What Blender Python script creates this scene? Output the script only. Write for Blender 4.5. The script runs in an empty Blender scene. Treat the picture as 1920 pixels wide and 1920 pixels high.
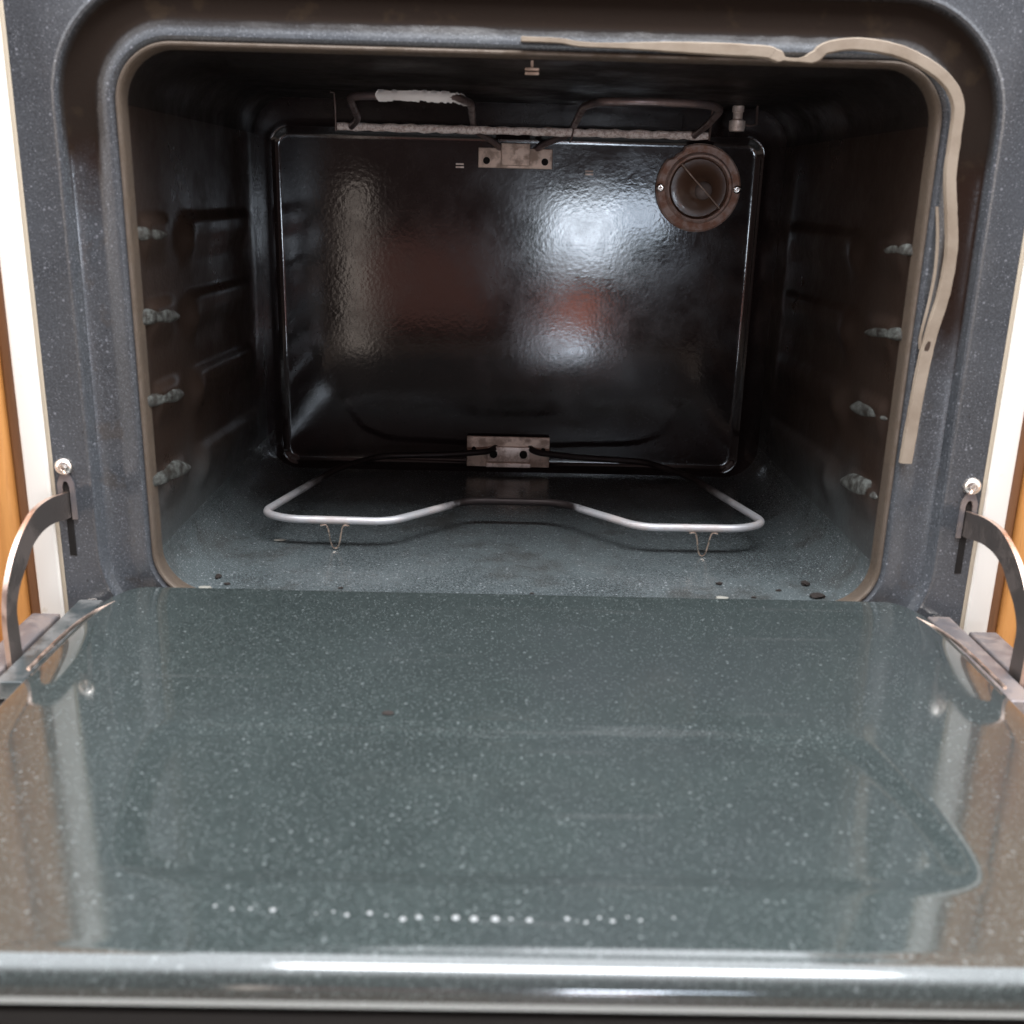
import bpy, bmesh, math, random
from mathutils import Vector, Matrix
random.seed(7)
S = bpy.context.scene
# ------------------------------------------------------------------ camera
CP = Vector((-0.0136, -0.6298, 0.2496)); PIT, YAW, ROL, FPX = 0.2989, 0.0140, 0.0255, 1963.18
fw = Vector((math.sin(YAW)*math.cos(PIT), math.cos(YAW)*math.cos(PIT), -math.sin(PIT)))
rt = Vector((math.cos(YAW), -math.sin(YAW), 0)); up = rt.cross(fw)
r2 = math.cos(ROL)*rt + math.sin(ROL)*up; u2 = -math.sin(ROL)*rt + math.cos(ROL)*up
cd = bpy.data.cameras.new('camera'); co = bpy.data.objects.new('camera', cd); S.collection.objects.link(co)
M4 = Matrix((r2, u2, -fw)).transposed().to_4x4(); M4.translation = CP
co.matrix_world = M4
cd.sensor_width = 36; cd.lens = FPX/1920*36; cd.clip_start = 0.01; cd.clip_end = 100
cd.dof.use_dof = True; cd.dof.focus_distance = 0.86; cd.dof.aperture_fstop = 10
S.camera = co
# ------------------------------------------------------------------ world: a plain kitchen's soft light, brighter overhead
W = bpy.data.worlds.new('World'); S.world = W; W.use_nodes = True
nt = W.node_tree; nt.nodes.clear()
wo = nt.nodes.new('ShaderNodeOutputWorld'); bg = nt.nodes.new('ShaderNodeBackground')
tc = nt.nodes.new('ShaderNodeTexCoord'); sx = nt.nodes.new('ShaderNodeSeparateXYZ')
WORLD = 5.2
nt.links.new(tc.outputs['Generated'], sx.inputs[0]); 
def wmath(op, a, b=None):
    n = nt.nodes.new('ShaderNodeMath'); n.operation = op
    for k, v in enumerate((a, b)):
        if v is None: continue
        if isinstance(v, (int, float)): n.inputs[k].default_value = v
        else: nt.links.new(v, n.inputs[k])
    return n.outputs[0]
def wramp(v, a, b, lo, hi):
    n = nt.nodes.new('ShaderNodeMapRange'); n.interpolation_type = 'SMOOTHSTEP'
    for k, x in (('From Min', a), ('From Max', b), ('To Min', lo), ('To Max', hi)): n.inputs[k].default_value = x
    nt.links.new(v, n.inputs['Value']); return n.outputs[0]
# the person and dim room straight behind the camera are dark; the walls to the sides and the ceiling are bright, the floor dim
behind = wmath('SUBTRACT', wmath('MULTIPLY', sx.outputs['Y'], -.98), wmath('MULTIPLY', sx.outputs['Z'], .17))
open_ = wramp(behind, .08, .66, 1.0, 0.036)
low = wramp(sx.outputs['Z'], -.30, .12, .07, 1.0)
f_ = wmath('MULTIPLY', open_, low)
mx = nt.nodes.new('ShaderNodeMix'); mx.data_type = 'RGBA'
mx.inputs[6].default_value = (1.0, .88, .78, 1); mx.inputs[7].default_value = (.92, .95, 1.0, 1)
nt.links.new(wramp(sx.outputs['Z'], .0, .6, 0, 1), mx.inputs[0])
mx2 = nt.nodes.new('ShaderNodeMix'); mx2.data_type = 'RGBA'; mx2.inputs[7].default_value = (1.0, .66, .62, 1)
nt.links.new(mx.outputs[2], mx2.inputs[6]); nt.links.new(wramp(behind, .3, .8, 0, 1), mx2.inputs[0])
nt.links.new(mx2.outputs[2], bg.inputs[0]); nt.links.new(wmath('MULTIPLY', f_, WORLD), bg.inputs[1])
nt.links.new(bg.outputs[0], wo.inputs[0])
# ------------------------------------------------------------------ lamps: the windows and ceiling lamp behind the camera, plus two added red skin lamps
def area(name, loc, target, sx_, sy_, power, col):
    l = bpy.data.lights.new(name, 'AREA'); l.shape = 'RECTANGLE'; l.size = sx_; l.size_y = sy_
    l.energy = power; l.color = col
    o = bpy.data.objects.new(name, l); S.collection.objects.link(o); o.location = loc
    d = Vector(target) - Vector(loc); o.rotation_euler = d.to_track_quat('-Z', 'Y').to_euler(); return o
area('ceiling_light', (0.17, -.62, 1.75), (0.17, -.30, 0.0), 1.15, .66, 50, (.93, .96, 1.0))
area('window_light', (0.235, -2.2, 0.105), (0.1, 0.3, 0.2), .20, .17, 3.6, (.78, .88, 1.0))
area('window_wing_light', (0.405, -2.2, 0.165), (0.1, 0.3, 0.2), .17, .12, 1.1, (.72, .84, 1.0))
area('low_window_light', (0.195, -2.2, -0.262), (0.05, 0.3, 0.1), .14, .10, 1.0, (.75, .86, 1.0))
area('doorway_light', (-0.475, -2.2, -0.06), (-0.1, 0.3, 0.2), .065, .60, .40, (1.0, .86, .76))
area('added_skin_light_right', (0.22, -2.2, -0.135), (0.1, 0.3, 0.2), .17, .13, .34, (1.0, .36, .26))  # added lamp, stands in for the person's skin mirrored in the back wall
area('added_skin_light_left', (-0.24, -2.2, -0.05), (-0.1, 0.3, 0.2), .40, .26, .24, (1.0, .46, .38))  # second added lamp for the red-brown skin reflection, left of centre
S.view_settings.view_transform = 'Standard'; S.view_settings.look = 'None'; S.view_settings.exposure = 0; S.view_settings.gamma = 1
S.render.engine = 'CYCLES'
# ------------------------------------------------------------------ materials
def mat(name, col, rough=.5, metal=0, **kw):
    m = bpy.data.materials.new(name); m.use_nodes = True
    b = m.node_tree.nodes['Principled BSDF']
    b.inputs['Base Color'].default_value = (*col, 1); b.inputs['Roughness'].default_value = rough
    b.inputs['Metallic'].default_value = metal
    return m
class NB:
    def __init__(s, m):
        s.m = m; s.t = m.node_tree; s.b = s.t.nodes['Principled BSDF']; s.tc = s.t.nodes.new('ShaderNodeTexCoord')
    def n(s, ty, **kw):
        nd = s.t.nodes.new(ty)
        for k, v in kw.items(): setattr(nd, k, v)
        return nd
    def l(s, a, b): s.t.links.new(a, b)
    def mapv(s, sc):
        mp = s.n('ShaderNodeMapping'); mp.inputs['Scale'].default_value = sc; s.l(s.tc.outputs['Object'], mp.inputs[0]); return mp.outputs[0]
    def noise(s, scale, detail=3, rough=.5, vec=None):
        nd = s.n('ShaderNodeTexNoise'); nd.inputs['Scale'].default_value = scale; nd.inputs['Detail'].default_value = detail
        nd.inputs['Roughness'].default_value = rough
        s.l(vec if vec else s.tc.outputs['Object'], nd.inputs['Vector']); return nd.outputs['Fac']
    def ramp(s, val, a, b, lo=0., hi=1., smooth=True):
        nd = s.n('ShaderNodeMapRange'); nd.interpolation_type = 'SMOOTHSTEP' if smooth else 'LINEAR'
        for k, v in (('From Min', a), ('From Max', b), ('To Min', lo), ('To Max', hi)): nd.inputs[k].default_value = v
        s.l(val, nd.inputs['Value']); return nd.outputs[0]
    def math(s, op, a, b=None):
        nd = s.n('ShaderNodeMath', operation=op)
        for i, v in enumerate((a, b)):
            if v is None: continue
            if isinstance(v, (int, float)): nd.inputs[i].default_value = v
            else: s.l(v, nd.inputs[i])
        return nd.outputs[0]
    def mix(s, f, a, b):
        nd = s.n('ShaderNodeMix', data_type='RGBA')
        if isinstance(f, (int, float)): nd.inputs[0].default_value = f
        else: s.l(f, nd.inputs[0])
        for i, v in ((6, a), (7, b)):
            if isinstance(v, tuple): nd.inputs[i].default_value = (*v, 1)
            else: s.l(v, nd.inputs[i])
        return nd.outputs[2]
    def bump(s, h, strength, dist=.001, prev=None):
        nd = s.n('ShaderNodeBump'); nd.inputs['Strength'].default_value = strength; nd.inputs['Distance'].default_value = dist
        s.l(h, nd.inputs['Height'])
        if prev: s.l(prev, nd.inputs['Normal'])
        s.l(nd.outputs[0], s.b.inputs['Normal']); return nd.outputs[0]
    def specks(s, scale, size, density):
        v = s.n('ShaderNodeTexVoronoi'); v.inputs['Scale'].default_value = scale
        s.l(s.tc.outputs['Object'], v.inputs['Vector'])
        sep = s.n('ShaderNodeSeparateColor'); s.l(v.outputs['Color'], sep.inputs[0])
        d = s.ramp(v.outputs['Distance'], size*.5, size, 1, 0)
        k = s.ramp(sep.outputs[0], 1-density-.02, 1-density+.02, 0, 1)
        k2 = s.ramp(sep.outputs[1], 0, 1, .25, 1)
        return s.math('MULTIPLY', s.math('MULTIPLY', d, k), k2)
    def base(s, c): s.l(c, s.b.inputs['Base Color'])
    def roughness(s, c): s.l(c, s.b.inputs['Roughness'])

def enamel(name, base, speck, rough, dens=.35, bump=.12, stain=None, mott=.35, bscale=260, amount=.8, ior=1.5):
    m = mat(name, base, rough); q = NB(m)
    n1 = q.noise(9, 4, .6); n2 = q.noise(800, 3, .6)
    dark = tuple(c*(1-mott) for c in base); lite = tuple(c*(1+mott) for c in base)
    c = q.mix(q.ramp(n1, .3, .7), dark, lite)
    c = q.mix(q.ramp(n2, .40, .70, 0, .75), c, tuple(min(1, b*1.9) for b in base))
    sp = q.specks(900, .42, dens); sp2 = q.specks(330, .34, dens*.36)
    c = q.mix(q.math('MULTIPLY', q.math('MAXIMUM', sp, sp2), amount), c, speck)
    bl = q.specks(160, .16, .10)
    c = q.mix(q.math('MULTIPLY', bl, .7), c, tuple(b*.25 for b in base))
    if stain: c = stain(q, c)
    q.base(c)
    q.roughness(q.ramp(q.noise(14, 5, .7), .3, .75, rough*.7, rough*1.6))
    b1 = q.bump(q.noise(bscale, 2, .5), bump, .0012); q.b.inputs['IOR'].default_value = ior
    return m
def frame_stain_shade(q, c):
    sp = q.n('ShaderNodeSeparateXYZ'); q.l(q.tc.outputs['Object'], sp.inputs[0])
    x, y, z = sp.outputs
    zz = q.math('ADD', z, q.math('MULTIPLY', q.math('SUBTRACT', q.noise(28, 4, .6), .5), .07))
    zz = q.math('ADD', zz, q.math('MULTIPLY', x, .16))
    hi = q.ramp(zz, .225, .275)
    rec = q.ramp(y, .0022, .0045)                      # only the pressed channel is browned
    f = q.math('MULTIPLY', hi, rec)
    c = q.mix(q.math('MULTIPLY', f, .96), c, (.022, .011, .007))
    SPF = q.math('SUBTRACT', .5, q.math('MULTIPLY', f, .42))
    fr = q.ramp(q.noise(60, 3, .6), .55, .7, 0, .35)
    bev = q.math('MULTIPLY', q.math('MULTIPLY', q.ramp(y, .0002, .0022), q.ramp(z, .30, .325)), .8)  # top bevel browned, also darkened to offset the overhead light on it
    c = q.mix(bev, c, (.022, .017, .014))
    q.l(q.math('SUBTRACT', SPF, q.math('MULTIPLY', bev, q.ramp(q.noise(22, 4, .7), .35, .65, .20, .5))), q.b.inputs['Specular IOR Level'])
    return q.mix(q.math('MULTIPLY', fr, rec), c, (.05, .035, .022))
def floor_stain(q, c):
    f = q.ramp(q.noise(16, 5, .65), .5, .72, 0, .55)
    return q.mix(f, c, (.03, .025, .02))
def door_stain(q, c):
    f = q.ramp(q.noise(5, 3, .6), .45, .75, 0, .35)
    c = q.mix(f, c, (.034, .036, .040))
    s = q.noise(6, 2, .5, q.mapv((1, 18, 1)))
    return q.mix(q.ramp(s, .66, .70, 0, .10), c, (.12, .12, .12))
def ledge_stain(q, c):
    return q.mix(q.ramp(q.noise(110, 5, .7), .36, .62, 0, .92), c, (.020, .016, .013))
M = {}
M['door'] = enamel('speckled_enamel_door', (.0255, .0320, .0312), (.20, .22, .22), .085, .42, .018, door_stain, .16, 60, .52, 1.9)
M['frame'] = enamel('speckled_enamel_frame', (.050, .055, .062), (.25, .26, .29), .26, .34, .08, frame_stain_shade, .22, 500, .65, 1.65)
M['floor'] = enamel('speckled_enamel_floor', (.056, .066, .068), (.30, .32, .33), .17, .46, .16, floor_stain, .35, 420, .8)
def wall_shade(q, c):  # walls turn dark brown upward: the cavity's shade put into the colour
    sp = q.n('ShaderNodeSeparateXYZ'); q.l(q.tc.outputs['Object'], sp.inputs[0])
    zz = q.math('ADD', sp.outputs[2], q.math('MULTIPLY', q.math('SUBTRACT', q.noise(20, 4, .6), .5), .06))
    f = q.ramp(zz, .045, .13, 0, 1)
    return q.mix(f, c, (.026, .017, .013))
M['wall'] = enamel('shaded_brown_enamel', (.050, .058, .060), (.28, .30, .30), .34, .25, .15, wall_shade, .25, 300, .5, 1.4)
M['ledge'] = enamel('pale_ledge_enamel', (.085, .090, .084), (.30, .32, .30), .42, .5, .3, ledge_stain, .5, 350, .7)  # paler than the upper wall, with random dark mottling
M['ceil'] = enamel('dark_ceiling_enamel', (.012, .009, .008), (.05, .045, .04), .5, .2, .2, None, .3, 300, .4, 1.35)  # darker, duller enamel for the cavity ceiling
M['back'] = enamel('glossy_dark_enamel', (.010, .006, .0058), (.03, .03, .03), .10, .14, .032, None, .45, 270, .5)

def metal(name, col, rough, dirt, amount=.5, scale=120, met=1.0, bump=.2):
    m = mat(name, col, rough, met); q = NB(m)
    f = q.ramp(q.noise(scale, 5, .65), .42, .62, 0, amount)
    q.base(q.mix(f, col, dirt)); q.roughness(q.ramp(f, 0, 1, rough, min(1, rough+.4)))
    q.l(q.ramp(f, 0, 1, met, met*.2), q.b.inputs['Metallic'])
    q.bump(q.noise(scale*5, 3, .6), bump, .0005); return m
M['elem'] = metal('grey_element_sheath', (.66, .66, .68), .45, (.50, .40, .35), .5, 45, .55)
q = NB(M['elem']); ep = q.n('ShaderNodeSeparateXYZ'); q.l(q.tc.outputs['Object'], ep.inputs[0])
en = q.math('MULTIPLY', q.math('SUBTRACT', q.noise(70, 4, .6), .5), .06)
rear = q.ramp(q.math('ADD', ep.outputs[1], en), .150, .215)
mid = q.math('MULTIPLY', q.ramp(q.math('ADD', q.math('ABSOLUTE', ep.outputs[0]), en), .040, .062, 1, 0), q.ramp(ep.outputs[1], .13, .145))
fb = q.math('MAXIMUM', rear, mid)
lk = q.b.inputs['Base Color'].links[0].from_socket
q.base(q.mix(fb, lk, (.026, .018, .017)))
M['dark_elem'] = metal('burnt_element_sheath', (.24, .19, .19), .30, (.12, .07, .05), .6, 60, .7)
M['crust'] = metal('crusty_bar', (.92, .80, .74), .8, (.35, .20, .15), .6, 330, .0, .9)
M['foil'] = mat('peeled_white_coating', (.80, .77, .74), .6); q = NB(M['foil']); q.bump(q.noise(300, 4, .6), .5, .001)
M['plate'] = metal('tarnished_plate', (.75, .58, .48), .55, (.16, .09, .06), .5, 70, .45)
M['block'] = metal('terminal_plate', (.95, .80, .72), .5, (.30, .18, .12), .5, 110, .45)
M['rust'] = metal('rusty_ring', (.50, .36, .31), .6, (.34, .15, .09), .8, 90, .1, .5)
M['bulb'] = mat('smoky_bulb_glass', (.22, .17, .15), .22)
M['lens'] = mat('brown_lamp_glass', (.13, .070, .045), .30); M['lens'].node_tree.nodes['Principled BSDF'].inputs['Coat Weight'].default_value = .15
q = NB(M['lens']); q.bump(q.noise(90, 3, .5), .3, .001)
M['wire'] = metal('thin_bright_wire', (.75, .62, .52), .25, (.5, .3, .2), .4, 200)
M['darkwire'] = metal('thin_dark_wire', (.16, .12, .11), .35, (.1, .05, .04), .5, 200, .8)
M['screw'] = metal('pale_screw', (.88, .82, .76), .22, (.5, .4, .34), .35, 220)
M['arm'] = metal('hinge_arm_steel', (.17, .15, .14), .42, (.07, .055, .05), .6, 40, .8)
M['armedge'] = metal('bright_cut_edge', (.85, .66, .56), .3, (.6, .4, .3), .3, 100)
M['bracket'] = metal('hinge_bracket_steel', (.22, .20, .205), .45, (.20, .15, .12), .6, 60, .6)
M['flange'] = metal('scuffed_dark_flange', (.05, .06, .062), .3, (.17, .165, .16), .6, 55, .2)
M['black'] = mat('black_opening', (.006, .004, .003), .9)
M['white'] = mat('white_enamel_side', (.86, .83, .77), .3); q = NB(M['white'])
q.base(q.mix(q.ramp(q.noise(55, 4, .6), .66, .74, 0, .5), (.86, .83, .77), (.62, .55, .42)))
M['seam'] = mat('yellowed_edge', (.50, .43, .33), .5)
M['rim'] = metal('browned_rim_bead', (.13, .102, .08), .45, (.075, .052, .034), .7, 60, .35)
M['seal'] = mat('beige_seal_tape', (.44, .35, .265), .75); q = NB(M['seal'])
q.base(q.mix(q.ramp(q.noise(45, 5, .6), .35, .75), (.30, .245, .19), (.22, .17, .125))); q.bump(q.noise(400, 3, .6), .3, .0005)
M['burn'] = mat('burnt_patch', (.05, .03, .02), .8)
def wood(name, c1, c2, c3):
    m = mat(name, c1, .42); q = NB(m)
    n = q.noise(14, 6, .6, q.mapv((9, 9, .8)))
    w = q.noise(60, 4, .7, q.mapv((8, 8, .5)))
    c = q.mix(q.ramp(n, .3, .7), c1, c2); c = q.mix(q.ramp(w, .5, .75, 0, .6), c, c3); q.base(c)
    q.bump(w, .15, .001); return m
M['wood'] = wood('orange_pine', (.62, .29, .085), (.52, .23, .062), (.38, .15, .035))
M['wood_shade'] = wood('shaded_pine_edge', (.20, .09, .038), (.16, .07, .028), (.11, .05, .02))  # same pine darkened: shade of the inner side painted into the wood
M['tile'] = mat('brown_floor_tile', (.12, .09, .07), .4); q = NB(M['tile'])
br = q.n('ShaderNodeTexBrick'); br.inputs['Scale'].default_value = 1; br.offset = 0
br.inputs['Color1'].default_value = (.13, .10, .08, 1); br.inputs['Color2'].default_value = (.12, .09, .07, 1); br.inputs['Mortar'].default_value = (.05, .045, .04, 1)
br.inputs['Brick Width'].default_value = .3; br.inputs['Row Height'].default_value = .3; br.inputs['Mortar Size'].default_value = .004
q.l(q.tc.outputs['Object'], br.inputs['Vector']); q.base(br.outputs['Color'])
M['drop'] = mat('dried_white_droplet', (.24, .25, .25), .3)
M['crumb'] = mat('charred_crumb', (.014, .009, .007), .9); M['flake'] = mat('pale_flake', (.24, .23, .20), .8)
# ------------------------------------------------------------------ mesh helpers
def link(name, bm, m, parent=None, smooth=True):
    bmesh.ops.recalc_face_normals(bm, faces=bm.faces)
    me = bpy.data.meshes.new(name); bm.to_mesh(me); bm.free()
    if smooth:
        for p in me.polygons: p.use_smooth = True
        try: me.set_sharp_from_angle(angle=math.radians(38))
        except Exception: pass
    ms = m if isinstance(m, (list, tuple)) else [m]
    for k in ms: me.materials.append(M[k])
    o = bpy.data.objects.new(name, me); S.collection.objects.link(o)
    if parent: o.parent = parent
    return o
def empty(name, loc=(0, 0, 0)):
    o = bpy.data.objects.new(name, None); o.empty_display_size = .02; S.collection.objects.link(o); o.location = loc; return o
def tag(o, label=None, cat=None, group=None, kind=None):
    for k, v in (('label', label), ('category', cat), ('group', group), ('kind', kind)):
        if v: o[k] = v
    return o
def box(bm, x0, x1, y0, y1, z0, z1, bev=0):
    b = bmesh.new(); bmesh.ops.create_cube(b, size=1)
    for v in b.verts: v.co = Vector(((x0+x1)/2+v.co.x*(x1-x0), (y0+y1)/2+v.co.y*(y1-y0), (z0+z1)/2+v.co.z*(z1-z0)))
    if bev: bmesh.ops.bevel(b, geom=b.edges[:], offset=bev, segments=3, affect='EDGES', profile=.5)
    me = bpy.data.meshes.new('tmp'); b.to_mesh(me); b.free(); bm.from_mesh(me); bpy.data.meshes.remove(me)
def catmull(pts, n=8):
    P = [Vector(p) for p in pts]; P = [P[0]*2-P[1]] + P + [P[-1]*2-P[-2]]; out = []
    for i in range(1, len(P)-2):
        a, b, c, d = P[i-1:i+3]
        for k in range(n):
            t = k/n; out.append(.5*((2*b)+(c-a)*t+(2*a-5*b+4*c-d)*t*t+(3*b-a-3*c+d)*t**3))
    out.append(P[-2]); return out
def fillet(pts, r, n=6, closed=False):
    P = [Vector(p) for p in pts]; out = [] if closed else [P[0]]; N = len(P)
    for i in (range(N) if closed else range(1, N-1)):
        p, a, b = P[i], P[i-1], P[(i+1) % N]; u = (a-p); v = (b-p); rr = min(r, u.length*.48, v.length*.48)
        s, e_ = p+u.normalized()*rr, p+v.normalized()*rr
        for k in range(n+1):
            t = k/n; out.append((1-t)**2*s+2*t*(1-t)*p+t*t*e_)
    if not closed: out.append(P[-1])
    return out
def tube(bm, pts, r, n=12, closed=False, wob=0, flat=1):
    P = [Vector(p) for p in pts]; N = len(P); rings = []; nrm = None
    for i in range(N):
        if closed: t = (P[(i+1) % N]-P[i-1]).normalized()
        else: t = (P[min(i+1, N-1)]-P[max(i-1, 0)]).normalized()
        if nrm is None:
            nrm = t.cross(Vector((0, 0, 1)));
            if nrm.length < .1: nrm = t.cross(Vector((0, 1, 0)))
            nrm.normalize()
        nrm = (nrm - t*nrm.dot(t)).normalized(); bn = t.cross(nrm)
        rr = r*(1+wob*random.uniform(-1, 1))
        rings.append([bm.verts.new(P[i]+nrm*math.cos(a)*rr+bn*math.sin(a)*rr*flat) for a in [2*math.pi*k/n for k in range(n)]])
    for i in range(N if closed else N-1):
        A, B = rings[i], rings[(i+1) % N]
        for k in range(n): bm.faces.new((A[k], A[(k+1) % n], B[(k+1) % n], B[k]))
    if not closed: bm.faces.new(rings[0]); bm.faces.new(rings[-1][::-1])
def lathe(bm, prof, c, n=40, axis='Y'):
    # prof: (radius, offset along axis) ; axis -Y faces the viewer
    rings = []
    for r, h in prof:
        ring = []
        for k in range(n):
            a = 2*math.pi*k/n
            if axis == 'Y': v = (c[0]+r*math.cos(a), c[1]+h, c[2]+r*math.sin(a))
            else: v = (c[0]+r*math.cos(a), c[1]+r*math.sin(a), c[2]+h)
            ring.append(bm.verts.new(v))
        rings.append(ring)
    for A, B in zip(rings, rings[1:]):
        for k in range(n): bm.faces.new((A[k], A[(k+1) % n], B[(k+1) % n], B[k]))
    for R in (rings[0], rings[-1]):
        try: bm.faces.new(R)
        except Exception: pass
def sm(x, a, b):
    t = max(0, min(1, (x-a)/(b-a))); return t*t*(3-2*t)
def sdrr(x, y, hx, hy, r):
    qx, qy = abs(x)-hx+r, abs(y)-hy+r
    return math.hypot(max(qx, 0), max(qy, 0))+min(max(qx, qy), 0)-r
X1, ZT, DEP, R0 = .230, .3201, .330, .030
ZB = -.0065
def loop(o, nz=150, nx=60, na=14, zb=-.0065):
    # rounded rectangle of the opening, offset outward by o; counterclockwise from the right side's bottom
    x, t, b, r = X1+o, ZT+o, zb-o, R0+o; P = []
    def seg(a, c, n): P.extend([(a[0]+(c[0]-a[0])*k/n, a[1]+(c[1]-a[1])*k/n) for k in range(n)])
    def arc(cx, cz, a0): P.extend([(cx+r*math.cos(a0+math.pi/2*k/na), cz+r*math.sin(a0+math.pi/2*k/na)) for k in range(na)])
    seg((x, b+r), (x, t-r), nz); arc(x-r, t-r, 0)
    seg((x-r, t), (-x+r, t), nx); arc(-x+r, t-r, math.pi/2)
    seg((-x, t-r), (-x, b+r), nz); arc(-x+r, b+r, math.pi)
    seg((-x+r, b), (x-r, b), nx); arc(x-r, b+r, 1.5*math.pi)
    return P
oven = tag(empty('oven', (0, 0, -.045)), 'old built-in electric oven with its speckled dark enamel door hanging open', 'oven')
ORG = Vector((0, 0, .045))
_link = link
def part(name, bm, m, parent=oven, smooth=True, label=None):
    if parent is oven:
        for v in bm.verts: v.co += ORG
    else:
        for v in bm.verts: v.co += ORG
    o = _link(name, bm, m, parent, smooth)
    if label: o['label'] = label
    return o
# ------------------------------------------------------------------ front frame
bm = bmesh.new()
prof = [(.0032, .0016), (.0044, .0008), (.0060, -.0003), (.0086, .0002), (.0165, .0044), (.0190, .0052), (.0300, .0054), (.0325, .0046), (.0345, .0014), (.0352, -.0003), (.0365, -.0010), (.0378, -.0006), (.0390, 0)]
rings = []
for o, y in prof: rings.append([bm.verts.new((x, y, z)) for x, z in loop(o, 40, 40, 12)])
NN = len(rings[0]); xo, zo0, zo1 = .2895, -.055, .42
last = []
base = loop(.039, 40, 40, 12)
for i, (x, z) in enumerate(base):
    nz, nx, na = 40, 40, 12
    j = i
    def lerp(a, b, t): return a+(b-a)*t
    if j < nz: p = (xo, lerp(zo0, zo1, j/nz))
    elif j < nz+na: p = (xo, zo1)
    elif j < nz+na+nx: p = (lerp(xo, -xo, (j-nz-na)/nx), zo1)
    elif j < nz+2*na+nx: p = (-xo, zo1)
    elif j < 2*nz+2*na+nx: p = (-xo, lerp(zo1, zo0, (j-nz-2*na-nx)/nz))
    elif j < 2*nz+3*na+nx: p = (-xo, zo0)
    elif j < 2*nz+3*na+2*nx: p = (lerp(-xo, xo, (j-2*nz-3*na-nx)/nx), zo0)
    else: p = (xo, zo0)
    last.append(bm.verts.new((p[0], 0.0, p[1])))
rings.append(last)
back = [bm.verts.new((v.co.x, .03, v.co.z)) for v in last]; rings.append(back)
for A, B in zip(rings, rings[1:]):
    for k in range(NN):
        try: bm.faces.new((A[k], A[(k+1) % NN], B[(k+1) % NN], B[k]))
        except Exception: pass
bmesh.ops.remove_doubles(bm, verts=bm.verts, dist=1e-6)
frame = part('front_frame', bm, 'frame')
# rim bead round the opening
bm = bmesh.new(); rings = []
for o, y in [(0, .012), (0, .003), (.0004, .0008), (.0011, -.0002), (.0021, -.0004), (.0030, .0003), (.0035, .0020), (.0035, .012)]:
    rings.append([bm.verts.new((x, y, z)) for x, z in loop(o, 40, 40, 12)])
for A, B in zip(rings, rings[1:]):
    for k in range(NN): bm.faces.new((A[k], A[(k+1) % NN], B[(k+1) % NN], B[k]))
part('opening_rim', bm, 'rim')
# ------------------------------------------------------------------ cavity
LZ = [.219, .169, .118, .064]
def sidepush(y, z):
    h = 0
    for i, zk in enumerate(LZ):
        zt = zk+.004-.05*y*(.15+.3*i)           # ledges drop a little towards the back
        d = z-zt
        prof = 0
        if d > 0: prof = 1-sm(d, 0, .009)
        else: prof = 1-sm(-d, .004, .026)
        head = sm(y, .014, .024)*(1-sm(y, .050, .082))
        tail = sm(y, .09, .12)*(1-sm(y, .27, .30))
        h += prof*(.0040*head+.0036*tail)
        # dimple below and behind each ledge head
        h += .005*math.exp(-((y-.105)/.012)**2-((z-(zt-.012))/.012)**2)
    return h
P0 = loop(.0002, 150, 60, 14); n1, n2, n3 = 150, 164, 224
ranges = {'right': (0, 150), 'top': (150, 238), 'left': (238, 388), 'bottom': (388, 476)}
# indices: right side 0..149, arc 150..163, top 164..223, arc 224..237, left 238..387, arc 388..401, bottom 402..461, arc 462..475
def tunnel(i0, i1, ny=100):
    bm = bmesh.new(); cols = []; N = len(P0)
    for j in range(ny+1):
        y = .0115+(DEP+.004-.0115)*j/ny; row = []
        for i in range(i0, i1+1):
            x, z = P0[i % N]
            s = sidepush(y, z); k = sm(abs(x), X1-.012, X1-.001)
            x -= math.copysign(s*k, x)
            row.append(bm.verts.new((x, y, z)))
        cols.append(row)
    for A, B in zip(cols, cols[1:]):
        for k in range(len(A)-1): bm.faces.new((A[k], A[k+1], B[k+1], B[k]))
    return bm
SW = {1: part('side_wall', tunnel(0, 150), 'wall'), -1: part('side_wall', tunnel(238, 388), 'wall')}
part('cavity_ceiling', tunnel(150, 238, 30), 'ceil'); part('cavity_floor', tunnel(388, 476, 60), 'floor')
# rack ledges pressed in the front of each side wall
LED = {-1: [[(.0159, .2226), (.0358, .2220), (.0668, .2155), (.0392, .2128), (.0165, .2155)],
            [(.0132, .1740), (.0488, .1735), (.0815, .1622), (.0543, .1605), (.0125, .1660)],
            [(.0100, .1216), (.0504, .1225), (.0783, .1103), (.0536, .1085), (.0118, .1160)],
            [(.0082, .0710), (.0506, .0720), (.0829, .0571), (.0540, .0575), (.0095, .0655)]],
       1: [[(.0128, .2178), (.0176, .2238), (.0325, .2234), (.0529, .2181), (.0440, .2153)],
           [(.0120, .1673), (.0163, .1739), (.0473, .1720), (.0761, .1628), (.0445, .1630)],
           [(.0153, .1165), (.0291, .1225), (.0581, .1220), (.0871, .1097), (.0563, .1095)],
           [(.0160, .0650), (.0259, .0727), (.0630, .0695), (.0885, .0553), (.0423, .0575)]]}
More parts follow.
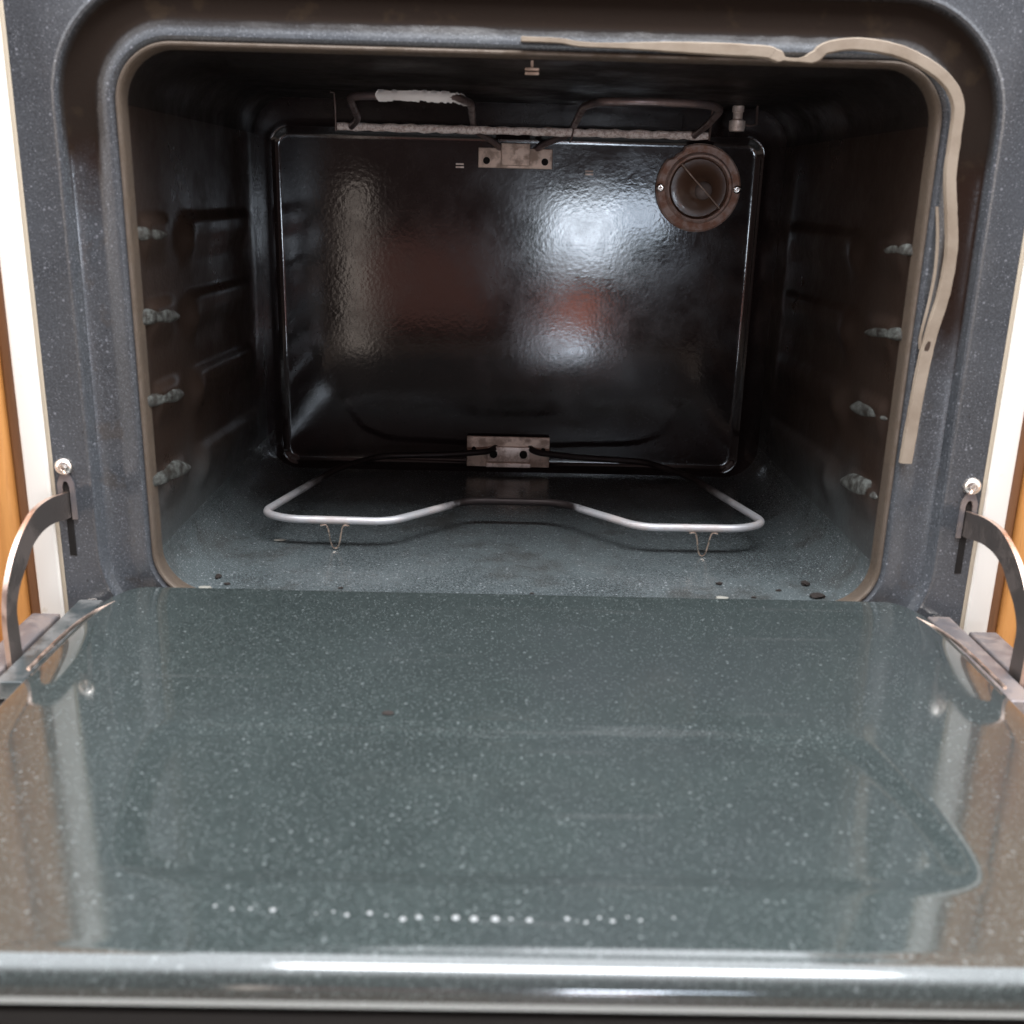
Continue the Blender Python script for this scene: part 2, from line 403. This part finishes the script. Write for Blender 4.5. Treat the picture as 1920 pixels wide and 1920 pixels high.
for s in (-1, 1):
    for k, pts in enumerate(LED[s]):
        bm = bmesh.new(); c = (.044, sum(p[1] for p in pts)/5); n = 40; rings = []
        P = []
        P = [(v.x, v.y) for v in fillet([(a, b, 0) for a, b in pts], .012, 7, closed=True)]
        for f, h in ((1.18, -.0008), (1.1, .0010), (1.0, .0022), (.84, .0033), (.6, .0040), (.3, .0043), (.05, .0044)):
            rings.append([bm.verts.new((s*(X1-h-.0001*random.random()*(f > .1)), c[0]+(p[0]-c[0])*f, c[1]+(p[1]-c[1])*f*(1 if p[1] > c[1] else .9))) for p in P])
        for A, B in zip(rings, rings[1:]):
            for i in range(len(P)): bm.faces.new((A[i], A[(i+1) % len(P)], B[(i+1) % len(P)], B[i]))
        bm.faces.new(rings[-1])
        part('rack_ledge', bm, 'ledge', SW[s])
# back wall with its pressed panel
bm = bmesh.new(); nx, nz = 190, 140; g = []
for j in range(nz+1):
    row = []
    for i in range(nx+1):
        x = -.236+.472*i/nx; z = -.010+.336*j/nz
        d = sdrr(x+.003, z-.147, .214, .150, .016)
        y = DEP + .0028*(1-sm(d, -.0060, 0)) - .0010*math.exp(-(d/.0028)**2)
        if d < 0: y += .0006*(1-((x+.003)/.214)**2)*(1-((z-.147)/.150)**2)
        row.append(bm.verts.new((x, y, z)))
    g.append(row)
for j in range(nz):
    for i in range(nx): bm.faces.new((g[j][i], g[j][i+1], g[j+1][i+1], g[j+1][i]))
backw = part('back_wall', bm, 'back')
YB = DEP+.0030
# ------------------------------------------------------------------ bottom element
bm = bmesh.new(); ZE = .0150
ptsR = [(.012, .335, .020), (.020, .318, .016), (.060, .306, ZE), (.120, .296, ZE), (.152, .250, ZE), (.1880, .117, ZE), (.168, .102, ZE), (.092, .1005, ZE), (.036, .159, ZE)]
ptsL = [(-x, y+.0005, z) for x, y, z in ptsR[::-1]]
path = [Vector(p) for p in ptsR] + [Vector(p) for p in ptsL]
path = [(x-.001, y, z) for x, y, z in path]
fp = fillet(path, .014, 7)
tube(bm, fp, .0029, 14)
bel = part('bottom_heating_element', bm, 'elem', label='pale grey W-shaped heating element over the oven floor')
bm = bmesh.new(); box(bm, -.0440, .0335, .3255, .3285, -.0005, .0285, .0008)
pl = part('mounting_plate', bm, 'plate', bel)
bm = bmesh.new(); box(bm, -.0260, .0160, .3225, .3253, -.0003, .0040, .0006); box(bm, -.0250, .0150, .3225, .3253, .0052, .0195, .0008)
part('terminal_block', bm, 'block', bel)
for sx_ in (-.019, .009):
    bm = bmesh.new(); lathe(bm, [(.0036, .0012), (.0036, -.0030), (.0028, -.0036)], (sx_, .3225, .0128), 18); part('terminal', bm, 'black', bel)
for sx_ in (-.0375, .0275):
    bm = bmesh.new(); lathe(bm, [(.0022, 0), (.0020, -.0014)], (sx_, .3255, .0165), 14); part('screw', bm, 'black', bel)
for cx, cy in ((-.1325, .0985), (.1375, .0985)):
    bm = bmesh.new()
    pts = [(-.0105, 0, .0118), (-.0065, 0, .0122), (-.0048, 0, .0085), (-.0028, 0, -.0025), (0, 0, -.0056), (.0028, 0, -.0025), (.0050, 0, .0085), (.0068, 0, .0122), (.0105, 0, .0118)]
    tube(bm, catmull([(cx+a, cy+b, c) for a, b, c in pts], 4), .0006, 8)
    part('support_spring', bm, 'wire', bel)
# ------------------------------------------------------------------ top element
bm = bmesh.new()
L = [(-.017, .333, .281), (-.022, .318, .287), (-.040, .300, .2955), (-.0405, .265, .3010), (-.0390, .165, .3070), (-.046, .120, .3070), (-.070, .112, .3070), (-.098, .120, .3072), (-.119, .130, .3072), (-.124, .165, .3060), (-.128, .235, .2990), (-.137, .2600, .2945)]
Rr = [(.011, .333, .281), (.018, .318, .287), (.040, .300, .2945), (.0405, .265, .2990), (.0410, .165, .3070), (.048, .120, .3070), (.075, .112, .3072), (.105, .116, .3072), (.124, .125, .3072), (.136, .150, .3062), (.139, .210, .3005), (.1375, .2600, .2945)]
tube(bm, fillet(L, .012, 6), .0027, 12); tube(bm, fillet(Rr, .012, 6), .0027, 12)
tel = part('top_heating_element', bm, 'dark_elem', label='dark burnt heating element looped under the oven ceiling')
bm = bmesh.new(); pp = [(-.1490+.2980*k/60, .2640+.0004*math.sin(k), .2944+.0003*math.sin(k*1.7)) for k in range(61)]
tube(bm, pp, .0032, 12, wob=.12); part('cross_bar', bm, 'crust', tel, label='crusty flaking pale bar')
for s in (-1, 1):
    bm = bmesh.new(); tube(bm, [(s*.1500-.003, .255, .3195), (s*.1500, .257, .3190), (s*.1500+.0003, .260, .308), (s*.1502, .2635, .291)], .0009, 8); part('hanger_wire', bm, 'darkwire', tel)
bm = bmesh.new(); tube(bm, catmull([(.0405, .255, .3005), (.0400, .258, .296), (.0390, .2600, .290), (.0375, .2600, .2865)], 4), .0007, 8); part('loose_wire', bm, 'darkwire', tel)
# peeled coating wrapped on the left loop
bm = bmesh.new(); src = fillet(L, .012, 6); sub = [p for p in src if p.y < .158 and -.104 < p.x < -.038]
sub = sorted(sub, key=lambda p: p.x); rows = []
cs = catmull(sub, 5); n = len(cs); J0 = J1 = 0
for i, p in enumerate(cs):
    t = (cs[min(i+1, n-1)]-cs[max(i-1, 0)]).normalized(); side = t.cross(Vector((0, 0, 1))).normalized(); upv = Vector((0, 0, 1))
    e = min(1, i/4+.1, (n-1-i)/9+.08); 
    if i % 3 == 0: J0 = random.uniform(-.5, .35)
    if i % 4 == 1: J1 = random.uniform(-.45, .5)
    a0, a1 = -1.15*e+J0*e, 1.2*e+J1*e; row = []
    for k in range(11):
        a = a0+(a1-a0)*k/10+math.pi*1.5       # centred on the viewer's side and below
        rr = .0031+.0007*(abs(k-5)/5)**3+.0001*random.random()
        row.append(bm.verts.new(p+(side*math.cos(a+1.57+math.pi)*-1+upv*math.sin(a+1.57-math.pi/2-.6)*1)*0 + Vector((0, -1, 0))*math.cos(a-math.pi*1.5)*rr + upv*math.sin(a-math.pi*1.5)*rr))
    rows.append(row)
for A, B in zip(rows, rows[1:]):
    for k in range(10): bm.faces.new((A[k], A[k+1], B[k+1], B[k]))
part('peeling_coating', bm, 'foil', tel, label='peeling white coating on the left loop')
# upper mounting plate
bm = bmesh.new(); box(bm, -.0373, .0270, .3255, .3285, .2668, .2835, .0008); box(bm, -.0175, .0075, .3232, .3253, .2690, .2875, .0008)
pl = part('mounting_plate', bm, 'plate', tel)
for sx_ in (-.0300, .0205):
    bm = bmesh.new(); lathe(bm, [(.0030, 0), (.0030, -.0004)], (sx_, .3254, .2728), 18); part('screw_hole', bm, 'black', tel)
# small sheet metal tabs
for c in ((-.0533, .2670), (.0598, .2637)):
    bm = bmesh.new(); box(bm, c[0]-.0036, c[0]+.0036, DEP+.0010, DEP+.006, c[1]-.0008, c[1]+.0008, .0003); box(bm, c[0]-.0036, c[0]+.0034, DEP+.0010, DEP+.006, c[1]+.0018, c[1]+.0032, .0003)
    part('wall_clip', bm, 'block')
bm = bmesh.new()
for k in range(2): box(bm, -.0035, .0045, .0180, .0220, .3150-k*.0022, .3164-k*.0022, .0003)
box(bm, -.0002, .0012, .0195, .0210, .3155, .3205)
part('door_catch', bm, 'plate')
# ------------------------------------------------------------------ lamp
lc = (.1558, YB, .2545)
bm = bmesh.new(); lathe(bm, [(.0372, .001), (.0372, -.0030), (.0355, -.0050), (.0300, -.0050), (.0290, -.0075), (.0278, -.0090), (.0262, -.0085), (.0255, -.0040), (.0250, .004)], lc, 64)
bmesh.ops.delete(bm, geom=[f for f in bm.faces if len(f.verts) > 4], context='FACES')
for v in bm.verts:
    a = math.atan2(v.co.z-lc[2], v.co.x-lc[0])
    if 2.05 < a < 2.45 and math.hypot(v.co.z-lc[2], v.co.x-lc[0]) > .034: v.co.x += .002; v.co.z -= .002
lamp = part('oven_lamp', bm, 'rust', label='rusty round oven lamp on the back wall')
bm = bmesh.new(); lathe(bm, [(.0256, -.002), (.024, -.0045), (.020, -.0045), (.014, -.006), (.010, -.010), (.006, -.0125), (.0002, -.0135)], lc, 48); part('lamp_glass', bm, 'lens', lamp)
bm = bmesh.new(); tube(bm, catmull([(lc[0]-.0165, lc[1]-.0085, lc[2]+.0195), (lc[0]-.006, lc[1]-.0140, lc[2]+.0075), (lc[0]+.003, lc[1]-.0190, lc[2]-.002), (lc[0]+.019, lc[1]-.0085, lc[2]-.0165)], 6), .0007, 8); part('retaining_wire', bm, 'plate', lamp)
bm = bmesh.new(); lathe(bm, [(.0001, -.0175), (.004, -.0168), (.0068, -.0148), (.0080, -.0115), (.0075, -.007)], (lc[0]+.003, lc[1], lc[2]-.002), 32); part('bulb', bm, 'bulb', lamp)
for s in (-.0335, .0335):
    bm = bmesh.new(); lathe(bm, [(.0036, 0), (.0036, -.0010), (.0028, -.0018), (.0022, -.0012), (.0012, -.0012), (.0010, -.0020), (.0001, -.0022)], (lc[0]+s, YB-.0050, lc[2]-.0005), 24); part('screw', bm, 'screw', lamp)
# thermostat probe
bm = bmesh.new(); lathe(bm, [(.0002, 0), (.0060, .0005), (.0066, .003), (.0066, .0085), (.0052, .0090), (.0040, .0100), (.0040, .0150), (.0048, .0155), (.0048, .0200), (.0036, .0205), (.0036, .032)], (.1770, .290, .3005-.001), 24, 'Z')
bmesh.ops.delete(bm, geom=[v for v in bm.verts if v.co.z > .3215], context='VERTS')
pr = part('thermostat_probe', bm, 'block')
bm = bmesh.new(); tube(bm, [(.1830, .2900, .3055), (.1880, .2895, .3045), (.1930, .2900, .3055), (.1930, .291, .3200)], .0011, 8); part('probe_wire', bm, 'darkwire', pr)
# ------------------------------------------------------------------ peeling seal round the top right of the opening
def ribbon(bm, pts, w, th=.0014, tilt=0):
    C = catmull(pts, 8); n = len(C); rings = []
    for i, p in enumerate(C):
        t = (C[min(i+1, n-1)]-C[max(i-1, 0)]).normalized(); s = t.cross(Vector((0, 1, 0))).normalized()
        ww = (w(i/(n-1)) if callable(w) else w)*(1+random.uniform(-.035, .035))
        a = s*ww/2; b = Vector((0, 1, 0))*th/2
        rings.append([bm.verts.new(p+a-b*.4), bm.verts.new(p+a*.8-b), bm.verts.new(p-a*.8-b), bm.verts.new(p-a-b*.4), bm.verts.new(p-a+b), bm.verts.new(p+a+b)])
    for A, B in zip(rings, rings[1:]):
        for k in range(6): bm.faces.new((A[k], A[(k+1) % 6], B[(k+1) % 6], B[k]))
    bm.faces.new(rings[0]); bm.faces.new(rings[-1][::-1])
bm = bmesh.new()
G = [(-.0065, -.002, .3288), (.015, -.002, .3284), (.030, -.002, .3268), (.074, -.002, .3268), (.125, -.002, .3258), (.134, -.002, .3242), (.141, -.002, .3222), (.1500, -.002, .3222), (.1570, -.002, .3242), (.1626, -.0030, .3285), (.180, -.0045, .3305), (.2043, -.0055, .3266), (.2267, -.006, .3156), (.2378, -.006, .3020), (.2391, -.006, .2831), (.2394, -.006, .263), (.2430, -.006, .2425), (.2462, -.006, .2216), (.2458, -.005, .197), (.2424, -.004, .175), (.2405, -.003, .1526), (.2392, -.0025, .1231), (.2384, -.0020, .0934)]
def gw(t): return .0027+.0038*sm(t, .10, .16)-.0045*sm(t, .245, .268)*(1-sm(t, .30, .36))+.0012*sm(t, .6, 1)
ribbon(bm, G, gw, .0034)
seal = part('door_seal', bm, 'seal', label='beige seal tape peeling off the top right of the rim')
bm = bmesh.new(); ribbon(bm, [(.2362, -.0015, .246), (.2385, -.003, .228), (.2395, -.0035, .210), (.2385, -.0035, .192), (.2365, -.003, .172), (.2375, -.002, .164)], .0017, .0008); part('loose_strand', bm, 'seal', seal)
bm = bmesh.new(); ribbon(bm, [(.2412, -.0054, .1690), (.2402, -.0048, .1640), (.2400, -.0044, .1600), (.2392, -.0040, .1560)], lambda t: .0015+.0018*abs(math.sin(t*6)), .0008); part('burn_mark', bm, 'burn', seal)
# ------------------------------------------------------------------ side trims (white body sides of the stove), hinge slots, screws
for s in (-1, 1):
    bm = bmesh.new(); box(bm, min(s*.2922, s*.3075), max(s*.2922, s*.3075), -.0020, .50, -.045, .42, .0018)
    tr = part('side_trim', bm, 'white')
    bm = bmesh.new(); box(bm, min(s*.2896, s*.2921), max(s*.2896, s*.2921), -.0004, .03, -.045, .42, .0004); part('trim_seam', bm, 'seam', tr)
    sx0 = s*.2826
    bm = bmesh.new(); box(bm, sx0-.0022, sx0+.0022, -.0004, .002, .0205, .0700, .0004); part('hinge_slot', bm, 'black', frame)
    bm = bmesh.new()
    out = [(sx0-.0052, .045), (sx0-.0052, .068), (sx0-.003, .0735), (sx0, .0748), (sx0+.003, .0735), (sx0+.0052, .068), (sx0+.0052, .045)]
    inn = [(sx0-.0023, .045), (sx0-.0023, .066), (sx0-.0014, .0690), (sx0, .0698), (sx0+.0014, .0690), (sx0+.0023, .066), (sx0+.0023, .045)]
    A = [bm.verts.new((x, -.0016, z)) for x, z in out]; B = [bm.verts.new((x, -.0016, z)) for x, z in inn]
    A2 = [bm.verts.new((x, .0005, z)) for x, z in out]; B2 = [bm.verts.new((x, .0005, z)) for x, z in inn]
    for k in range(6):
        bm.faces.new((A[k], A[k+1], B[k+1], B[k])); bm.faces.new((A[k], A[k+1], A2[k+1], A2[k])); bm.faces.new((B[k], B[k+1], B2[k+1], B2[k]))
    part('slot_collar', bm, 'bracket', frame)
    bm = bmesh.new(); lathe(bm, [(.0056, 0), (.0056, -.0016), (.0050, -.0028), (.0036, -.0040), (.0018, -.0046), (.0016, -.0032), (.0001, -.0030)], (sx0, 0, .0790), 28); part('screw', bm, 'screw', frame)
    bm = bmesh.new(); lathe(bm, [(.0045, 0), (.0045, -.0004)], (s*.2775, 0, -.0195), 20); part('hinge_hole', bm, 'black', frame)
# ------------------------------------------------------------------ door
def hw(y):
    # half width of the liner: rounded far corners
    d = -.006-y; r = .034
    if d >= r: return .2585
    return .2585-r+math.sqrt(max(0, r*r-(r-d)**2))
bm = bmesh.new(); rows = []
def poly_sd(x, y, pts):
    # signed distance to convex polygon (negative inside)
    m = -9
    for (x0, y0), (x1, y1) in zip(pts, pts[1:]+pts[:1]):
        ex, ey = x1-x0, y1-y0; l = math.hypot(ex, ey); m = max(m, ((x-x0)*ey-(y-y0)*ex)/l)
    return m
cyE = -.2385
def emb(x, y):
    pts = None
    # soft maximum of half planes: far side, near side, right side and the raked corner
    ds = [y-(-.1760), (-.3000)-y, x-.1790, (x-.1670)*.97+(y+.1850)*.22, -(x+.1860)*.97-(y+.1850)*.24-.0, -x-.1800]
    k = 105
    return math.log(sum(math.exp(k*d) for d in ds))/k
ys = []
y = -.006
prof = []
prof += [(-.0045, -.0150), (-.0045, -.0040), (-.0050, 0.0006), (-.0062, .0024), (-.0078, .0030)]
nin = 200
for k in range(1, nin): prof.append((-.0078-(.3370-.0078)*k/nin, .0030))
rr = .0098
for k in range(0, 17):
    a = math.radians(138)*k/16; prof.append((-.3370-rr*math.sin(a), .0030-rr+rr*math.cos(a)))
prof += [(-.3380, -.0195), (-.3330, -.0210)]
nxd = 220
for (y, z) in prof:
    h = hw(min(y, -.0062)) if y > -.3370 else .2585
    row = []
    us = [-1-.030, -1-.028, -1-.010, -1-.003] + [-1+2*i/nxd for i in range(nxd+1)] + [1.003, 1.010, 1.028, 1.030]
    zo = [-.018, -.012, -.008, -.0015] ; 
    for i, u in enumerate(us):
        x = max(-1, min(1, u))*h
        zz = z
        if -.335 < y < -.01 and -1 <= u <= 1:
            d = emb(x, y); zz -= .0027*(1-sm(d, -.0120, .0020))
            zz += .0004*math.sin(x*9+1)*math.sin(y*14)
        if abs(x) > .2380 and -1 <= u <= 1: zz -= .0045*((abs(x)-.2380)/.0205)**2
        if u < -1 or u > 1:
            k = i if i < 4 else (len(us)-1-i)
            x = math.copysign(h+[.0042, .0040, .0026, .0010][k], u)
            zz = min(z, .0030)-.0045 + [-.016, -.0100, -.0028, -.0006][k]
        row.append(bm.verts.new((x, y, zz)))
    rows.append(row)
for A, B in zip(rows, rows[1:]):
    for k in range(len(A)-1): bm.faces.new((A[k], A[k+1], B[k+1], B[k]))
door = part('door', bm, 'door', label='open oven door with glossy speckled enamel liner')
# outer body under the liner, white enamelled, with hinge brackets
bm = bmesh.new(); box(bm, -.2950, .2950, -.3640, -.1080, -.0560, -.0300, .004); part('outer_panel', bm, 'white', door)
bm = bmesh.new(); box(bm, -.2580, .2580, -.3380, -.0080, -.0300, -.0215, .001); part('inner_tray', bm, 'black', door)
for s in (-1, 1):
    def bx(b, x0, x1, *a): box(b, min(s*x0, s*x1), max(s*x0, s*x1), *a)
    # the flange the hinge sits in: outer strip, inner strip, dark slot between them
    bm = bmesh.new(); bx(bm, .2635, .2785, -.1250, -.0080, -.0165, -.0060, .0012); part('hinge_flange', bm, 'bracket' if s > 0 else 'flange', door)
    bm = bmesh.new(); bx(bm, .2850, .3030, -.1080, -.0220, -.0240, -.0100, .0015); part('hinge_bracket', bm, 'bracket', door)
    bm = bmesh.new(); bx(bm, .2786, .2849, -.1180, -.0100, -.0240, -.0150); part('hinge_channel', bm, 'black', door)
    bm = bmesh.new(); tube(bm, catmull([(s*.2475, -.030, .0012), (s*.2560, -.045, .0002), (s*.2605, -.070, -.0005), (s*.2618, -.120, -.0008)], 6), .0011, 8); part('worn_edge', bm, 'armedge', door)
    bm = bmesh.new(); bx(bm, .2700, .2760, -.0075, -.0006, -.0190, -.0080, .001); part('hinge_pin', bm, 'screw', door)
    # curved arm
    O = [(.004, .0625), (-.0060, .0632), (-.0270, .0662), (-.0478, .0655), (-.0650, .0592), (-.0775, .0512), (-.0862, .0425), (-.0940, .0310), (-.0981, .0148), (-.0984, -.0065), (-.0980, -.0170)]
    I = [(.004, .0460), (-.0080, .0470), (-.0260, .0502), (-.0430, .0502), (-.0570, .0462), (-.0660, .0390), (-.0775, .0300), (-.0845, .0190), (-.0850, .0070), (-.0846, -.0080), (-.0840, -.0170)]
    Oc = catmull([(0, a, b) for a, b in O], 5); Ic = catmull([(0, a, b) for a, b in I], 5)
    xi, xe = s*.2812, s*.2840
    bm = bmesh.new(); V = []
    for p, q_ in zip(Oc, Ic):
        V.append([bm.verts.new((xi, p.y, p.z)), bm.verts.new((xe, p.y, p.z)), bm.verts.new((xe, q_.y, q_.z)), bm.verts.new((xi, q_.y, q_.z))])
    for A, B in zip(V, V[1:]):
        for k in range(4): 
            f = bm.faces.new((A[k], A[(k+1) % 4], B[(k+1) % 4], B[k]))
            if k == 0: f.material_index = 1
    bm.faces.new(V[0]); bm.faces.new(V[-1][::-1])
    bmesh.ops.bevel(bm, geom=[e_ for e_ in bm.edges if len(e_.link_faces) == 2 and e_.calc_face_angle(0) > 1.2], offset=.0003, segments=1, affect='EDGES')
    part('hinge_arm', bm, ['arm', 'armedge'])
# ------------------------------------------------------------------ cabinets on both sides and the kitchen floor
for s, lab in ((-1, 'orange pine kitchen cabinet left of the oven, beyond the white trim'), (1, 'orange pine kitchen cabinet right of the oven, beyond the white trim')):
    cab = tag(empty('wooden_cabinet', (s*.36, 0, -.50)), lab, 'cabinet')
    off = Vector((s*.36, 0, -.50))
    def cp(name, m, x0, x1, y0, y1, z0, z1, bev=.003):
        bm = bmesh.new(); box(bm, min(s*x0, s*x1), max(s*x0, s*x1), y0, y1, z0, z1, bev)
        for v in bm.verts: v.co -= off
        return _link(name, bm, M_(m), cab)
    def M_(k): return k
    cp('side_panel', 'wood_shade', .3090, .3165, .004, .55, -.50, .60, .002)
    cp('stile', 'wood', .3166, .3390, .000, .02, -.50, .60, .004)
    cp('cabinet_door', 'wood', .3400, .62, -.012, .006, -.50, .60, .005)
    cp('carcass', 'wood', .3166, .62, .0205, .55, -.50, .60, .002)
bm = bmesh.new(); vs = [bm.verts.new(p) for p in ((-3, -4, -.5), (3, -4, -.5), (3, 1, -.5), (-3, 1, -.5))]; bm.faces.new(vs)
tag(link('floor', bm, 'tile'), kind='structure')
# ------------------------------------------------------------------ small loose things
def blob(bm, c, r, sx_=1, sy_=1, sz_=.5, rough=.2, sub=2):
    b = bmesh.new(); bmesh.ops.create_icosphere(b, subdivisions=sub, radius=1)
    for v in b.verts:
        k = 1+random.uniform(-rough, rough); v.co = Vector((c[0]+v.co.x*r*sx_*k, c[1]+v.co.y*r*sy_*k, c[2]+v.co.z*r*sz_*k))
    me = bpy.data.meshes.new('t'); b.to_mesh(me); b.free(); bm.from_mesh(me); bpy.data.meshes.remove(me)
def thing(name, c, r, m, label, cat, group=None, **kw):
    bm = bmesh.new(); blob(bm, (0, 0, 0), r, **kw); o = link(name, bm, m); o.location = c; return tag(o, label, cat, group)
thing('crumb', (.1997, .0452, -0.0053), .0034, 'crumb', 'oval charred crumb on the oven floor near the right corner, farther from the door', 'crumb', sx_=1.0, sy_=1.1, sz_=.4)
thing('crumb', (.2009, .0221, -0.0053), .0046, 'crumb', 'long charred crumb on the oven floor at the right corner, closest to the door', 'crumb', sx_=1.25, sy_=.9, sz_=.35)
thing('crumb', (-.2020, .0360, -0.0053), .0026, 'crumb', 'small charred crumb in the left front corner of the oven floor', 'crumb', sx_=.8, sy_=1.2, sz_=.5)
thing('crumb', (.1395, .0427, -0.0057), .0018, 'crumb', 'tiny charred crumb behind the pale flake on the oven floor', 'crumb', sx_=1.4, sy_=1, sz_=.5)
thing('flake', (.1358, .0150, -0.0055), .0030, 'flake', 'pale enamel flake on the oven floor right of centre, near the door', 'flake', sx_=1.5, sy_=1, sz_=.3)
thing('flake', (-.1765, .1150, -0.0057), .0040, 'flake', 'thin pale flake on the oven floor by the left bend of the bottom element', 'flake', sx_=1.2, sy_=.5, sz_=.2)
thing('flake', (-.2050, .0150, -0.0055), .0030, 'flake', 'whitish flake in the left front corner of the oven floor', 'flake', sx_=1.5, sy_=.8, sz_=.3)
thing('food_spot', (-.2090, -.0560, .0030), .0030, 'crumb', 'dark burnt food spot near the left far corner of the open door', 'food spot', sx_=.6, sy_=1.9, sz_=.06)
thing('food_spot', (-.0652, -.1690, .0034), .0027, 'crumb', 'brown food spot left of centre on the open door', 'food spot', sx_=1.1, sy_=.8, sz_=.08)
more = [(.1780, .0330, .0013, 'speck of char on the oven floor, just left of the two big crumbs'),
        (.2090, .0300, .0012, 'speck of char on the oven floor against the right corner of the cavity'),
        (.1580, .0190, .0011, 'speck of char between the pale flake and the long charred crumb'),
        (-.1930, .0240, .0015, 'speck of char beside the whitish flake in the left front corner'),
        (-.1170, .0210, .0012, 'speck of char on the oven floor left of centre, close to the door edge'),
        (.0100, .0180, .0010, 'speck of char on the oven floor in the middle, close to the door edge')]
for x, y, r, lab in more:
    thing('crumb', (x, y, -.0062), r, 'crumb', lab, 'crumb', sx_=1.5, sy_=1, sz_=.5, rough=.35)
# row of droplets along the front of the door: pixel columns measured on the photograph, placed on the liner
DX = [(-.1114, .5), (-.1050, .5), (-.0985, .5), (-.0905, .8), (-.0750, .4), (-.0690, .5), (-.0640, .7), (-.0560, .8), (-.0500, .5), (-.0440, .95), (-.0385, .9), (-.0320, .6), (-.0255, 1.1), (-.0190, 1.15), (-.0115, 1.2), (-.0060, .7), (.0005, 1.0), (.0060, .4), (.0105, .5), (.0140, .9), (.0175, .6), (.0205, .8), (.0255, .8), (.0300, .9), (.0355, .7), (.0400, .8), (.0520, .7), (.0560, .4), (.0620, .6), (.0695, .5), (.0745, .6)]
for i, (x, k) in enumerate(DX):
    y = -.3195+.0000+abs(x+.008)**1.5*.17+random.uniform(-.0012, .0012)
    zd = -.0
    thing('droplet', (x, y, .0030), .00135*k, 'drop', 'tiny white droplet in the row along the front of the open oven door', 'droplet', 'white droplets in a row near the front edge of the door', sz_=.5, rough=.05)
S.cycles.max_bounces = 8
